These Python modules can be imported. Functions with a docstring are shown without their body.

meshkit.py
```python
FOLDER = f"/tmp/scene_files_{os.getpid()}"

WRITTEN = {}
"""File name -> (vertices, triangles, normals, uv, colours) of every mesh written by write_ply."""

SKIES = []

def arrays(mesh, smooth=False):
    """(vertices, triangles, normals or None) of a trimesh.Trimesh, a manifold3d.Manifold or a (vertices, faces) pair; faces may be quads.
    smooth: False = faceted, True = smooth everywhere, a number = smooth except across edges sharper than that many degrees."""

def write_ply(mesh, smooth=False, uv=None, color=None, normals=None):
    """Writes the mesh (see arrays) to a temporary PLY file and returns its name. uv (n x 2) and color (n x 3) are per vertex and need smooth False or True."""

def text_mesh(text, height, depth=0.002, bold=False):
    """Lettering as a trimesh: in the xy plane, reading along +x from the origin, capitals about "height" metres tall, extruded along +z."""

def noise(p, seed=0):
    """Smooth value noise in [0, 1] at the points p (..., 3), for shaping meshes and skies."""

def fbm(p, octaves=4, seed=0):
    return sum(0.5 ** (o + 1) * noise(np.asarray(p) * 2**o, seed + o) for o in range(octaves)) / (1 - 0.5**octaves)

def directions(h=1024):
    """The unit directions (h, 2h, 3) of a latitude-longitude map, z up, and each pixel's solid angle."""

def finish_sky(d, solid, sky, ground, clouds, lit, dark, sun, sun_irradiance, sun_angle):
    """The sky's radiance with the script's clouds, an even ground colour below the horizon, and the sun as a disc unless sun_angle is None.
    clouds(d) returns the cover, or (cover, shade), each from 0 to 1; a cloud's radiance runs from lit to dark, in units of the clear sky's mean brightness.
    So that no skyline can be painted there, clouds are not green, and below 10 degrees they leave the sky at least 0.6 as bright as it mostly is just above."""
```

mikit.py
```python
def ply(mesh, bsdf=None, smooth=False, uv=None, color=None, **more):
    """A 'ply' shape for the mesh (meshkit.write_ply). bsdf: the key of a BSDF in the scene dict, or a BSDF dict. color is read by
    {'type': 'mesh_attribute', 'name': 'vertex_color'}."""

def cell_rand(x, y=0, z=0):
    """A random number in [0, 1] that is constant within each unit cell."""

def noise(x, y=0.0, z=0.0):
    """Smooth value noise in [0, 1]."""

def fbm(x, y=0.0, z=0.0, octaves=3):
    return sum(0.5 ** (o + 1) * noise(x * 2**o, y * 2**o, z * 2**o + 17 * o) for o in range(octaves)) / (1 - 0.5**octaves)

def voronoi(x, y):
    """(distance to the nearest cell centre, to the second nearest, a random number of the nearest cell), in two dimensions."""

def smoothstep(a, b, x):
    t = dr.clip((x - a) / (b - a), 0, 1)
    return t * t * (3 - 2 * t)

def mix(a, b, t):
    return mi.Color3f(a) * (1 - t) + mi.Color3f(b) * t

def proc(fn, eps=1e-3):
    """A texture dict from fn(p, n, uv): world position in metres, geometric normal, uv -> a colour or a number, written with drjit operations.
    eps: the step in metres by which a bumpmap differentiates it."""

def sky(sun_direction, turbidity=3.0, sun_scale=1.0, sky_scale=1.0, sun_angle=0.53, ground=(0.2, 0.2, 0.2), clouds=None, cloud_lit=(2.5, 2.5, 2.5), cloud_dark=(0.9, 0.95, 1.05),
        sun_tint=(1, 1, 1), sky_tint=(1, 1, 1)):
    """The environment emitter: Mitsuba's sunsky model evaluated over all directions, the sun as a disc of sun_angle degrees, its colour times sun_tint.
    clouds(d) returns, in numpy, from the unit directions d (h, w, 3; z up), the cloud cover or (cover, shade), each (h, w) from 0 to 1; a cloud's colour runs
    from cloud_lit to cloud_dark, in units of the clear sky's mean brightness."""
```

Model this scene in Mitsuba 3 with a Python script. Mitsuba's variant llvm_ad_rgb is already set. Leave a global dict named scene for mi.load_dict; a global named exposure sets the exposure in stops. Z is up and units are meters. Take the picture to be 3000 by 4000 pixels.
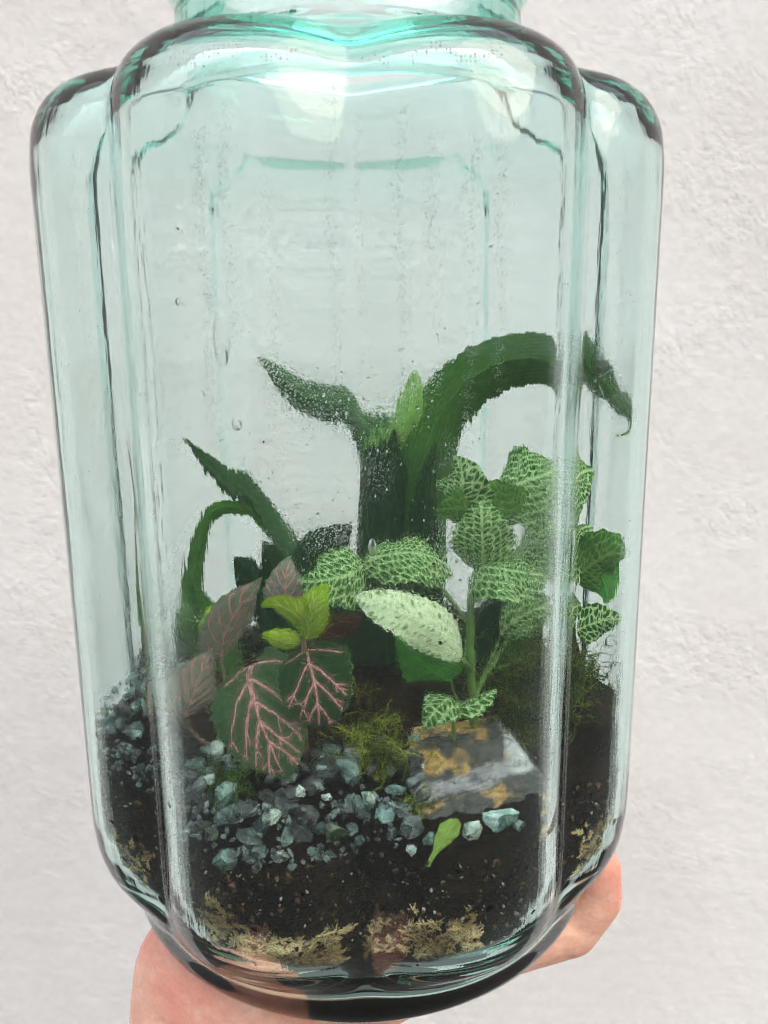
import math
import numpy as np
import drjit as dr
import mitsuba as mi
import trimesh
import manifold3d as m3
from scipy.interpolate import PchipInterpolator, CubicSpline
from scipy.spatial import cKDTree
from shapely.geometry import Polygon
import meshkit
import mikit
from mikit import ply, proc, noise, fbm, voronoi, smoothstep, mix

T = mi.ScalarTransform4f
scene, labels = {}, {}
rng = np.random.default_rng(7)

# ---------------------------------------------------------------- camera, sky, exposure
D = 0.2475                                   # camera to jar axis, metres
PITCH, YAW, ROLL, FOCAL = 11.50, 2.02, 0.642, 2954.0 / 3000.0      # focal length in image widths
EYE = np.array([0.0, -D, 0.0])


def camera_axes():
    p, y = math.radians(PITCH), math.radians(YAW)
    fwd = np.array([math.sin(y) * math.cos(p), math.cos(y) * math.cos(p), -math.sin(p)])
    right = np.array([math.cos(y), -math.sin(y), 0.0])
    up = np.cross(right, fwd)
    r = math.radians(ROLL)
    return fwd, right * math.cos(r) - up * math.sin(r), up * math.cos(r) + right * math.sin(r)


FWD, RIGHT, UP = camera_axes()
scene['camera'] = {
    'type': 'thinlens', 'fov': math.degrees(2 * math.atan(0.5 / FOCAL)), 'fov_axis': 'x',
    'to_world': T().look_at(origin=EYE.tolist(), target=(EYE + FWD).tolist(), up=UP.tolist()),
    'aperture_radius': 0.0006, 'focus_distance': 0.205, 'near_clip': 0.01, 'far_clip': 50.0}
exposure = 3.55


def cloud_cover(d):
    """A closed layer of cloud, three times as bright overhead as at the horizon, with faint structure."""
    h = np.clip(d[..., 2], 0, 1)
    return np.ones(d.shape[:2]), np.clip(1 - np.clip((h - 0.2) / 0.8, 0, 1) ** 0.85 + 0.25 * (meshkit.fbm(d * 2.2 + 5.0, 4, 3) - 0.5), 0, 1)


scene['sky_light'] = mikit.sky((0.55, -0.50, 0.70), turbidity=3, sun_scale=0.12, sun_angle=50, ground=(0.10, 0.097, 0.092),
                               clouds=cloud_cover, cloud_lit=(2.5, 2.62, 2.82), cloud_dark=(0.40, 0.415, 0.44))



def put(key, mesh, bsdf, smooth=False, **kw):
    """One entry of the scene under the next free number of its key."""
    name, n = key, 0
    while name in scene or name in reserved:
        n += 1
        name = f'{key}_{n:03d}'
    scene[name] = ply(mesh, bsdf, smooth, **kw)
    return name


reserved = set()


def thing(key, label, category, group=None):
    name, n = key, 0
    while name in labels or name in scene:
        n += 1
        name = f'{key}_{n:03d}'
    labels[name] = {'label': label, 'category': category}
    if group:
        labels[name]['group'] = group
    reserved.add(name)
    return name


# ---------------------------------------------------------------- the wall
WALL_Y = 0.34


def wall_mesh():
    xs = np.concatenate([np.linspace(-3, -0.45, 30)[:-1], np.linspace(-0.45, 0.45, 480), np.linspace(0.45, 3, 30)[1:]])
    zs = np.concatenate([np.linspace(-1.4, -0.60, 12)[:-1], np.linspace(-0.60, 0.35, 480), np.linspace(0.35, 2.4, 24)[1:]])
    X, Z = np.meshgrid(xs, zs)
    p = np.stack([X, Z, 0 * X], -1)
    h = 0.0006 * (meshkit.fbm(p * [34, 34, 1] + 3, 3, 2) - 0.5) + 0.0022 * (meshkit.noise(p * [7, 5, 1], 5) - 0.5)
    fade = np.clip(1.5 - np.maximum(abs(X) / 0.45, abs(Z + 0.12) / 0.48), 0, 1)
    V = np.stack([X, WALL_Y - h * fade, Z], -1).reshape(-1, 3)
    n, m = X.shape
    i, j = np.meshgrid(np.arange(n - 1), np.arange(m - 1), indexing='ij')
    q = np.stack([i * m + j, i * m + j + 1, (i + 1) * m + j + 1, (i + 1) * m + j], -1).reshape(-1, 4)
    return V, q


def wall_color(p, n, uv):
    a = fbm(p.x * 6, p.z * 6, 0.0, 3)
    b = noise(p.x * 220, p.z * 260, 1.0)
    return mix((0.81, 0.795, 0.785), (0.87, 0.862, 0.855), smoothstep(0.3, 0.7, a)) * (0.96 + 0.06 * b)


def wall_bump(p, n, uv):
    rough = smoothstep(0.35, 0.75, fbm(p.x * 13 + 5, p.z * 16, 2.0, 3))
    return (0.45 + 0.55 * rough) * (0.00085 * fbm(p.x * 470 + p.z * 60, p.z * 300, 0.0, 3) + 0.0005 * noise(p.x * 150 + 8, p.z * 110, 4.0))


scene['plaster'] = {'type': 'twosided', 'bsdf': {'type': 'bumpmap', 'arbitrary': {'type': 'diffuse', 'reflectance': proc(wall_color)}, 'tex': proc(wall_bump, eps=8e-4), 'scale': 1.0}}
scene['wall'] = ply(wall_mesh(), 'plaster', True)
labels['wall'] = {'kind': 'structure', 'label': 'white rough plastered wall behind the jar', 'category': 'wall'}

# ---------------------------------------------------------------- the glass jar
JAR_TURN = math.radians(0.0)
LOBES = 8


def lobed(phi, c, rho, k):
    """Radius of the rounded lobes; phi = 0 is the groove that faces the viewer."""
    out = []
    for j in range(LOBES):
        d = (phi - math.pi / LOBES - j * 2 * math.pi / LOBES + math.pi) % (2 * math.pi) - math.pi
        s = rho ** 2 - (c * np.sin(d)) ** 2
        past = np.maximum(np.abs(d) - math.asin(rho / c), 0)
        out.append(c * np.cos(np.minimum(np.abs(d), math.asin(rho / c))) - 0.06 * past + np.sqrt(np.where(past > 0, 0, np.maximum(s, 0))))
    out = np.stack(out)
    return np.log(np.exp(out * k - 0.07 * k).sum(0)) / k + 0.07


OUT = dict(c=0.0555, rho=0.0349, k=480)


def offset_radius(t, blur):
    """The lobed outline moved inwards by t and softened, as a periodic function of the angle."""
    f = np.linspace(0, 2 * np.pi, 1440, endpoint=False)
    r = lobed(f, **OUT)
    ring = Polygon(np.c_[r * np.cos(f), r * np.sin(f)]).buffer(-t, 64).exterior
    q = np.array(ring.coords)[:-1]
    a = np.arctan2(q[:, 1], q[:, 0]) % (2 * np.pi)
    o = np.argsort(a)
    r = np.interp(f, a[o], np.hypot(q[:, 0], q[:, 1])[o], period=2 * np.pi)
    r = np.real(np.fft.ifft(np.fft.fft(r) * np.exp(-0.5 * (np.fft.fftfreq(1440, 1 / 1440) * blur) ** 2)))
    return lambda phi: np.interp(phi, f, r, period=2 * np.pi)


INNER_RADIUS = offset_radius(0.0036, 0.014)


def frac(phi, inner=False):
    L = INNER_RADIUS if inner else (lambda x: lobed(x, **OUT))
    g, p = L(np.array([0.0, math.pi / LOBES]))
    return (L(phi) - g) / (p - g), g, p


_, OG, OP = frac(np.zeros(1))
_, IG, IP = frac(np.zeros(1), True)
# profiles: (radius on a lobe, height there, radius in a groove, height there), from the middle of the base upwards
OUTER = [(0, -.1735, 0, -.1735), (.04, -.1745, .04, -.1745), (.0676, -.1761, .0676, -.1761), (.0741, -.1758, .0741, -.1758), (.0767, -.1738, .0767, -.1738), (.0784, -.1705, .0778, -.1705), (.0792, -.1662, .0782, -.1662),
         (.0806, -.1622, .0788, -.1622), (.0842, -.1588, .0794, -.1588), (.0874, -.1542, .0799, -.1542), (.0894, -.1475, OG - .0002, -.1475), (.0902, -.1400, OG, -.1400), (OP, -.1309, OG, -.1309),
         (OP, -.05, OG, -.05), (OP, .030, OG, .030), (OP, .0456, OG, .0456), (.0895, .0565, .0799, .0562), (.0864, .0640, .0779, .0625), (.0809, .0686, .0740, .0670), (.0738, .0706, .0687, .0697),
         (.0663, .0722, .0628, .0716), (.0588, .0744, .0570, .0744), (.0530, .0800, .0521, .0806), (.0504, .0882, .0501, .0885), (.0500, .0955, .0500, .0955), (.0510, .0995, .0510, .0995), (.0534, .1040, .0534, .1040),
         (.0550, .1090, .0550, .1090), (.0540, .1140, .0540, .1140), (.0504, .1158, .0504, .1158), (.0450, .1142, .0450, .1142), (.0426, .1100, .0426, .1100)]
INNER = [(0, -.1690, 0, -.1690), (.04, -.1696, .04, -.1696), (.0610, -.1702, .0600, -.1702), (.0700, -.1690, .0688, -.1688), (.0738, -.1655, .0726, -.1658), (.0757, -.1610, .0742, -.1622), (.0782, -.1574, .0752, -.1585), (.0812, -.1544, .0760, -.1545), (.0840, -.1502, .0766, -.1500), (.0858, -.1445, IG - .0003, -.1445), (.0866, -.1370, IG, -.1370),
         (IP, -.1260, IG, -.1260), (IP, -.05, IG, -.05), (IP, .028, IG, .028), (IP, .0410, IG, .0415), (.0861, .0525, .0764, .0518), (.0830, .0600, .0745, .0583), (.0772, .0638, .0704, .0624), (.0708, .0654, .0652, .0648),
         (.0640, .0667, .0597, .0666), (.0570, .0688, .0542, .0692), (.0500, .0748, .0482, .0756), (.0440, .0820, .0436, .0830), (.0416, .0895, .0416, .0895), (.0414, .0980, .0414, .0980), (.0426, .1100, .0426, .1100)]


def profile(points, rows):
    P = np.array(points, float)
    step = np.linalg.norm(np.diff(P[:, :2], axis=0), axis=1) + 0.5 * np.linalg.norm(np.diff(P[:, 2:], axis=0), axis=1)
    s = np.r_[0, np.cumsum(step)] / step.sum()
    f = PchipInterpolator(s, P)
    k = np.linspace(0, 1, 4001)
    q = f(k)
    d = np.r_[0, np.linalg.norm(np.diff(q, axis=0), axis=1)]
    t = np.gradient(q, axis=0)
    t /= np.linalg.norm(t, axis=1, keepdims=True) + 1e-12
    bend = np.r_[0, np.linalg.norm(np.diff(t, axis=0), axis=1)]
    w = np.cumsum(d / d.sum() + 0.9 * np.convolve(bend, np.ones(40) / 40, 'same') / bend.sum())
    return f(np.interp(np.linspace(0, w[-1], rows), w, k))


def jar_points(points, shape, rows, cols, wave, seed):
    prof = profile(points, rows)
    phi = np.linspace(0, 2 * np.pi, cols, endpoint=False)
    t = frac(phi, shape)[0]
    t = np.clip(t, -0.2, 1.2)
    R = prof[:, 2:3] + (prof[:, 0:1] - prof[:, 2:3]) * t
    Z = prof[:, 3:4] + (prof[:, 1:2] - prof[:, 3:4]) * t
    ca, sa = np.sin(phi + JAR_TURN), -np.cos(phi + JAR_TURN)
    q = np.stack([ca + 0 * R, sa + 0 * R, 0 * R], -1)
    band = np.clip(R / 0.05, 0, 1)
    R = R + wave * band * (1.6 * (meshkit.noise(np.stack([q[..., 0] * 9, q[..., 1] * 9, Z * 4], -1), seed) - .5)
                           + 0.32 * (meshkit.noise(np.stack([q[..., 0] * 27, q[..., 1] * 27, Z * 6], -1), seed + 1) - .5)
                           + 0.07 * (meshkit.noise(np.stack([q[..., 0] * 70, q[..., 1] * 70, Z * 14], -1), seed + 2) - .5))
    return np.stack([R * ca, R * sa, Z], -1)


def grid_faces(n, m, flip=False):
    i, j = np.meshgrid(np.arange(n - 1), np.arange(m), indexing='ij')
    q = np.stack([i * m + j, i * m + (j + 1) % m, (i + 1) * m + (j + 1) % m, (i + 1) * m + j], -1).reshape(-1, 4)
    return q[:, ::-1] if flip else q


def jar_meshes(wave=1.0):
    cols = 600
    o = jar_points(OUTER, False, 330, cols, 0.00013 * wave, 11)
    i = jar_points(INNER, True, 300, cols, 0.00026 * wave, 21)
    o[-1] = i[-1]
    outer = (o.reshape(-1, 3), grid_faces(len(o), cols))
    inner = (i.reshape(-1, 3), grid_faces(len(i), cols, True))
    return outer, inner, o, i

scene['glass_tint'] = {'type': 'homogeneous', 'albedo': 0.0, 'sigma_t': {'type': 'rgb', 'value': [1.0, 0.15, 0.29]}, 'scale': 29.0}
scene['glass'] = {'type': 'dielectric', 'int_ior': 1.52, 'ext_ior': 1.0}


def fog_bump(p, n, uv):
    """Fine waves of the hand-made glass and beads of condensation, in metres of height."""
    a = dr.atan2(p.x, -p.y) * 0.086
    streak = noise(a * 420, p.z * 45, 3.0) * 0.000012 + noise(a * 1300, p.z * 160, 9.0) * 0.000010 + noise(a * 3000, p.z * 420, 6.0) * 0.000005
    wet = smoothstep(0.40, 0.62, fbm(a * 30 + 4, p.z * 24, 2.0, 3)) * smoothstep(-0.125, -0.07, p.z) * (1 - smoothstep(-0.005, 0.025, p.z))
    d, _, r = voronoi(a * 2300, p.z * 1900)
    bead = dr.maximum(0.0, 0.34 * r + 0.10 - d) * 0.000065
    d2, _, r2 = voronoi(a * 900 + 7, p.z * 720)
    bead += dr.maximum(0.0, dr.maximum(0.0, r2 - 0.84) * 2.0 - d2) * 0.0003
    return streak + wet * bead


scene['misted_glass'] = {'type': 'bumpmap', 'arbitrary': {'type': 'ref', 'id': 'glass'}, 'tex': proc(fog_bump, eps=6e-5), 'scale': 1.0}
outer, inner, OUT_PTS, IN_PTS = jar_meshes()
tint = {'type': 'ref', 'id': 'glass_tint'}
jar = thing('glass_jar', 'large pale teal glass jar with rounded vertical lobes, held up in front of the wall', 'jar')
put('glass_jar__outer_wall', outer, 'glass', True, interior=tint)
put('glass_jar__inner_wall', inner, 'misted_glass', True, interior=tint)


# ---------------------------------------------------------------- soil and what lies on it
_prof = profile(INNER, 3000)
_side = (_prof[:, 1] > -.1716) & (_prof[:, 1] < .03) & (_prof[:, 0] > .05)


def inner_radius(phi, z):
    """Radius (m) of the inside of the glass in direction phi at height z."""
    p = _prof[_side]
    rp, rg = np.interp(z, p[:, 1], p[:, 0]), np.interp(z, p[:, 3], p[:, 2])
    return rg + (rp - rg) * np.clip(frac(phi, True)[0], -0.2, 1.2)


def angle_of(x, y):
    return np.arctan2(x, -y) - JAR_TURN


def soil_height(x, y):
    """Top of the soil, millimetres."""
    left = 1 / (1 + np.exp((x - 8) / 5))
    front = 1 / (1 + np.exp((y + 50) / 8))
    z = -108 - left * (3 + 12 * front) - (1 - left) * (8.5 * front)
    z = z + 8.0 * np.exp(-((x - 70) ** 2 + (y + 38) ** 2) / 420)
    return z + 3.0 * (meshkit.fbm(np.stack([x / 14, y / 14, 0 * x], -1), 3, 4) - 0.5)


DRY_MOSS = [   # seed, directions (radians from the groove in front), strands, lowest and highest point (mm), label
    (61, (-0.48, -0.37), 34, -147, -131, 'tan dry moss rising at the lower left corner of the front'),
    (62, (-0.40, -0.10), 120, -151, -141, 'wide tan clump of dry moss along the bottom at the left'),
    (63, (0.02, 0.08), 16, -150, -139, 'small tan wisp of dry moss right of the central groove'),
    (64, (0.14, 0.35), 70, -149, -135, 'tan dry moss clump at the bottom of the right front lobe'),
    (65, (0.90, 1.12), 70, -151, -134, 'brown dry moss in the foot of the right side lobe'),
    (66, (-1.06, -0.90), 26, -148, -134, 'scrap of tan moss in the foot of the left side lobe')]


def pocket(phi, z):
    """Hollows of the soil that hold the dry moss."""
    f = (phi + np.pi) % (2 * np.pi) - np.pi
    out = 0 * f
    for _, (a, b), _, lo, hi, _ in DRY_MOSS:
        m = np.clip(1 + np.minimum(f - a, b - f) / 0.03, 0, 1) * np.clip(1 + np.minimum(z * 1000 - lo + 1, hi - z * 1000) / 3, 0, 1)
        out = np.maximum(out, 0.0018 * m)
    return out


def soil_mesh():
    cols, rows, tops = 560, 130, 60
    phi = np.linspace(0, 2 * np.pi, cols, endpoint=False)
    rings = []
    rim = inner_radius(phi, -.1708 + 0 * phi) - .0006
    for k in (0.0, 0.3, 0.55, 0.75, 0.88):
        rings.append(np.stack([k * rim * np.sin(phi + JAR_TURN), -k * rim * np.cos(phi + JAR_TURN), -.1711 - 0.0008 * (k > 0.5) + 0 * phi], -1))
    ca, sa = np.sin(phi + JAR_TURN), -np.cos(phi + JAR_TURN)
    rtop = inner_radius(phi, -.112 + 0 * phi) - .0006
    ztop = soil_height(rtop * ca * 1000, rtop * sa * 1000) / 1000
    for k in np.linspace(0, 1, rows):
        z = -.1708 * (1 - k) + ztop * k
        r = inner_radius(phi, z) - .0005
        q = np.stack([r * ca, r * sa, z], -1)
        g = meshkit.noise(q * 420, 31) * 0.6 + meshkit.noise(q * 900, 32) * 0.4
        hole = np.clip(meshkit.fbm(q * 130, 3, 33) - 0.56, 0, 1) * 0.010
        r = r - 0.0011 * g - hole - pocket(phi, z)
        rings.append(np.stack([r * ca, r * sa, z + 0.0004 * (meshkit.noise(q * 700, 34) - 0.5)], -1))
    edge = rings[-1]
    for k in np.linspace(0, 1, tops + 1)[1:]:
        q = edge * [1 - k, 1 - k, 0]
        z = soil_height(q[:, 0] * 1000, q[:, 1] * 1000) / 1000 + 0.0012 * meshkit.noise(np.c_[q[:, :2] * 500, q[:, 2:]], 35)
        rings.append(np.c_[q[:, :2], z])
    V = np.array(rings)
    return V.reshape(-1, 3), grid_faces(len(V), cols)


def soil_color(p, n, uv):
    a = noise(p.x * 700, p.y * 700, p.z * 700)
    b = fbm(p.x * 90, p.y * 90, p.z * 90, 3)
    c = mix((0.004, 0.003, 0.0024), (0.018, 0.0115, 0.007), smoothstep(0.35, 0.7, b))
    return c * (0.6 + 0.8 * a)


scene['soil_matter'] = {'type': 'twosided', 'bsdf': {'type': 'diffuse', 'reflectance': proc(soil_color)}}
put('soil', soil_mesh(), 'soil_matter', True)
labels['soil'] = {'kind': 'stuff', 'label': 'dark brown potting soil filling the bottom of the jar', 'category': 'soil'}


def lumps(centres, sizes, faces_seed, stretch=(0.5, 1.6)):
    """Many small angular lumps as one mesh."""
    base = trimesh.creation.icosahedron()
    bv, bf = np.array(base.vertices), np.array(base.faces)
    r = np.random.default_rng(faces_seed)
    V, F = [], []
    for k, (c, s) in enumerate(zip(centres, sizes)):
        a = r.normal(size=(3, 3))
        Q, _ = np.linalg.qr(a)
        v = (bv * (1 + 0.35 * r.normal(size=(12, 1)).clip(-1, 1)) * r.uniform(*stretch, size=3)) @ Q.T * s + c
        V.append(v)
        F.append(bf + 12 * k)
    return np.vstack(V), np.vstack(F)


def near_glass(n, zlo, zhi, depth, seed, phi=(-3.14, 3.14)):
    r = np.random.default_rng(seed)
    f = r.uniform(*phi, n)
    z = r.uniform(zlo, zhi, n)
    R = inner_radius(f, z) - depth
    return np.stack([R * np.sin(f + JAR_TURN), -R * np.cos(f + JAR_TURN), z], -1), r


c, r = near_glass(2600, -.150, -.1235, .0011, 41)
put('soil_crumb', lumps(c, r.uniform(.00025, .0009, len(c)) * r.uniform(0.5, 1.3, len(c)), 42), 'soil_matter', 25)
labels['soil_crumb'] = {'kind': 'stuff', 'label': 'dark crumbs of soil pressed against the inside of the glass', 'category': 'soil'}
scene['pale_bits'] = {'type': 'twosided', 'bsdf': {'type': 'diffuse', 'reflectance': proc(lambda p, n, uv: mix((0.10, 0.07, 0.04), (0.42, 0.38, 0.33), smoothstep(0.3, 0.75, noise(p.x * 240, p.y * 240, p.z * 240))))}}
c, r = near_glass(460, -.149, -.1225, .0005, 43, (-1.9, 1.9))
put('perlite_crumb', lumps(c, r.uniform(.00014, .00048, len(c)) * (1 + 1.1 * (r.random(len(c)) > 0.93)), 44), 'pale_bits', 25)
labels['perlite_crumb'] = {'kind': 'stuff', 'label': 'tiny pale specks scattered through the dark soil', 'category': 'crumbs'}

scene['bark_bits'] = {'type': 'twosided', 'bsdf': {'type': 'diffuse', 'reflectance': proc(lambda p, n, uv: mix((0.025, 0.014, 0.008), (0.13, 0.075, 0.04), smoothstep(0.3, 0.75, noise(p.x * 300, p.y * 300, p.z * 300))))}}
c, r = near_glass(900, -.150, -.1215, .0006, 47, (-1.5, 1.5))
put('bark_crumb', lumps(c, r.uniform(.00018, .00065, len(c)) * r.uniform(0.5, 1.2, len(c)), 48, (0.25, 1.9)), 'bark_bits', 25)
labels['bark_crumb'] = {'kind': 'stuff', 'label': 'reddish brown bits of bark and root in the soil', 'category': 'crumbs'}


# stones
def stone_color(dark, light, scale):
    def fn(p, n, uv):
        a = fbm(p.x * 260 * scale, p.y * 260 * scale, p.z * 260 * scale, 3)
        b = noise(p.x * 1500, p.y * 1500, p.z * 1500)
        return mix(dark, light, smoothstep(0.32, 0.68, a)) * (0.72 + 0.55 * b)
    return fn


STONES = {'teal': ((0.05, 0.085, 0.075), (0.20, 0.28, 0.25)), 'dark': ((0.022, 0.023, 0.024), (0.085, 0.09, 0.09)), 'pale': ((0.20, 0.25, 0.21), (0.46, 0.52, 0.46)),
          'olive': ((0.06, 0.075, 0.05), (0.20, 0.22, 0.15)), 'grey': ((0.05, 0.06, 0.06), (0.17, 0.20, 0.19)), 'bright': ((0.13, 0.24, 0.22), (0.42, 0.56, 0.52))}
for k, (a, b) in STONES.items():
    scene[f'{k}_stone'] = {'type': 'twosided', 'bsdf': {'type': 'principled', 'base_color': proc(stone_color(a, b, 1.0)), 'roughness': 0.5, 'specular': 0.4}}


def stone_mesh(seed, centre, size, tilt=0.0, boxy=0.0, fine=3):
    """An angular pebble: hull of scattered points, rounded a little and roughened. Sizes in mm."""
    r = np.random.default_rng(seed)
    q = r.normal(size=(17, 3))
    q /= np.linalg.norm(q, axis=1, keepdims=True)
    if boxy:
        q = q / np.maximum(np.abs(q).max(1, keepdims=True), 1e-9) * boxy + q * (1 - boxy)
    q *= r.uniform(0.86, 1.1, (17, 1))
    m = trimesh.convex.convex_hull(q)
    m = m.subdivide_to_size(0.30 if fine == 3 else 0.2)
    trimesh.smoothing.filter_taubin(m, iterations=2)
    v = np.array(m.vertices)
    n = np.array(m.vertex_normals)
    v = v + n * (0.20 * (meshkit.fbm(v * 2.3 + seed % 97, 3, seed % 50)[:, None] - 0.5) + 0.07 * (meshkit.noise(v * 8 + seed % 31, 3)[:, None] - 0.5))
    v *= np.array(size) / 2
    c, s = math.cos(tilt), math.sin(tilt)
    yaw = r.uniform(-0.5, 0.5)
    v = v @ np.array([[c, 0, s], [0, 1, 0], [-s, 0, c]]).T
    v = v @ np.array([[math.cos(yaw), -math.sin(yaw), 0], [math.sin(yaw), math.cos(yaw), 0], [0, 0, 1]]).T
    return (v + centre) / 1000, np.array(m.faces)


NAMED_STONES = [
    (-22.2, -80.6, -108.5, 4.7, 5.6, 0.6, 'pale', 'pale teardrop-shaped stone standing out among dark ones'),
    (-28.4, -79.7, -107.9, 6.4, 5.5, 0, 'dark', 'large dark stone left of the pale teardrop-shaped one'),
    (-14.2, -79.2, -109.1, 6.4, 6.7, 0, 'dark', 'large dark stone right of the pale teardrop-shaped one'),
    (-34.6, -78.4, -109.2, 4.2, 2.9, 0.2, 'teal', 'flat greenish stone below the left moss patch'),
    (-37.1, -77.0, -114.9, 3.5, 4.3, 0, 'olive', 'greenish ochre stone at the left end of the gravel band'),
    (-27.2, -80.3, -113.5, 8.7, 4.2, 0.05, 'grey', 'long flat grey stone in the middle of the gravel band'),
    (-18.8, -80.8, -113.5, 3.9, 5.4, 0, 'teal', 'upright teal stone below the pale teardrop-shaped one'),
    (-8.8, -78.2, -114.8, 11.7, 4.7, -0.22, 'olive', 'longest stone, tan-green and slanting up to the right'),
    (-25.2, -80.7, -117.5, 4.0, 4.2, 0, 'teal', 'round teal stone at the lower edge of the gravel'),
    (-20.9, -81.1, -118.7, 4.7, 3.5, -0.3, 'pale', 'pale green oval stone at the lower edge of the gravel'),
    (-33.5, -78.0, -121.5, 6.3, 6.3, 0, 'teal', 'large teal stone hanging lowest into the soil at the left'),
    (-15.2, -80.5, -101.8, 3.1, 3.5, 0, 'pale', 'whitish stone lying on top of the gravel under the big pink-veined leaf'),
    (-9.4, -79.1, -104.3, 2.8, 2.4, 0, 'pale', 'small whitish stone on top of the gravel near the string moss'),
    (-4.8, -76.4, -109.8, 5.7, 4.9, 0, 'dark', 'dark greenish stone beside the central groove'),
    (-36.2, -77.6, -99.4, 3.0, 3.2, 0.3, 'pale', 'pale teal stone against the glass above the left moss patch'),
    (-12.8, -80.1, -118.2, 3.2, 2.8, -0.4, 'teal', 'small teal stone under the longest slanting stone'),
    (-28.3, -80.7, -118.1, 2.4, 3.7, 0.5, 'grey', 'narrow grey stone between two teal ones'),
    (-26.2, -81.1, -121.5, 2.4, 2.4, 0, 'grey', 'tiny grey stone below the round teal one'),
    (-17.8, -81.3, -121.6, 2.7, 2.3, 0, 'grey', 'tiny grey stone below the pale green oval one'),
    (-3.4, -76.4, -115.3, 3.9, 3.9, 0, 'teal', 'teal stone at the right tip of the longest stone'),
    (6.2, -77.0, -110.4, 4.9, 6.5, 0.2, 'bright', 'tall pale blue-green stone just right of the central groove'),
    (1.3, -76.4, -114.2, 2.5, 5.9, 0.25, 'dark', 'narrow dark stone in the central groove'),
    (12.4, -78.9, -113.4, 7.1, 6.1, 0, 'grey', 'broad grey stone left of the fallen leaf'),
    (7.6, -78.2, -115.6, 3.2, 4.2, -0.2, 'grey', 'small grey stone below the tall pale blue-green one'),
    (33.3, -78.2, -112.5, 8.8, 5.6, 0.1, 'bright', 'brightest blue-green block, below the right end of the big rock'),
    (38.0, -76.6, -115.3, 3.0, 3.5, 0, 'teal', 'small teal stone at the right end of the brightest block'),
    (26.3, -80.1, -114.1, 5.8, 5.2, -0.2, 'pale', 'pale stone between the fallen leaf and the brightest block'),
    (12.1, -79.9, -119.0, 3.7, 3.1, 0, 'pale', 'small pale stone left of the fallen leaf stalk'),
    (16.2, -80.6, -115.6, 3.5, 3.6, 0, 'teal', 'teal stone half behind the fallen leaf'),
    (-36.5, -69.5, -96.1, 5.0, 5.5, 0.5, 'pale', 'angular pale stone left of the largest pink-veined leaf')]
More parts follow.
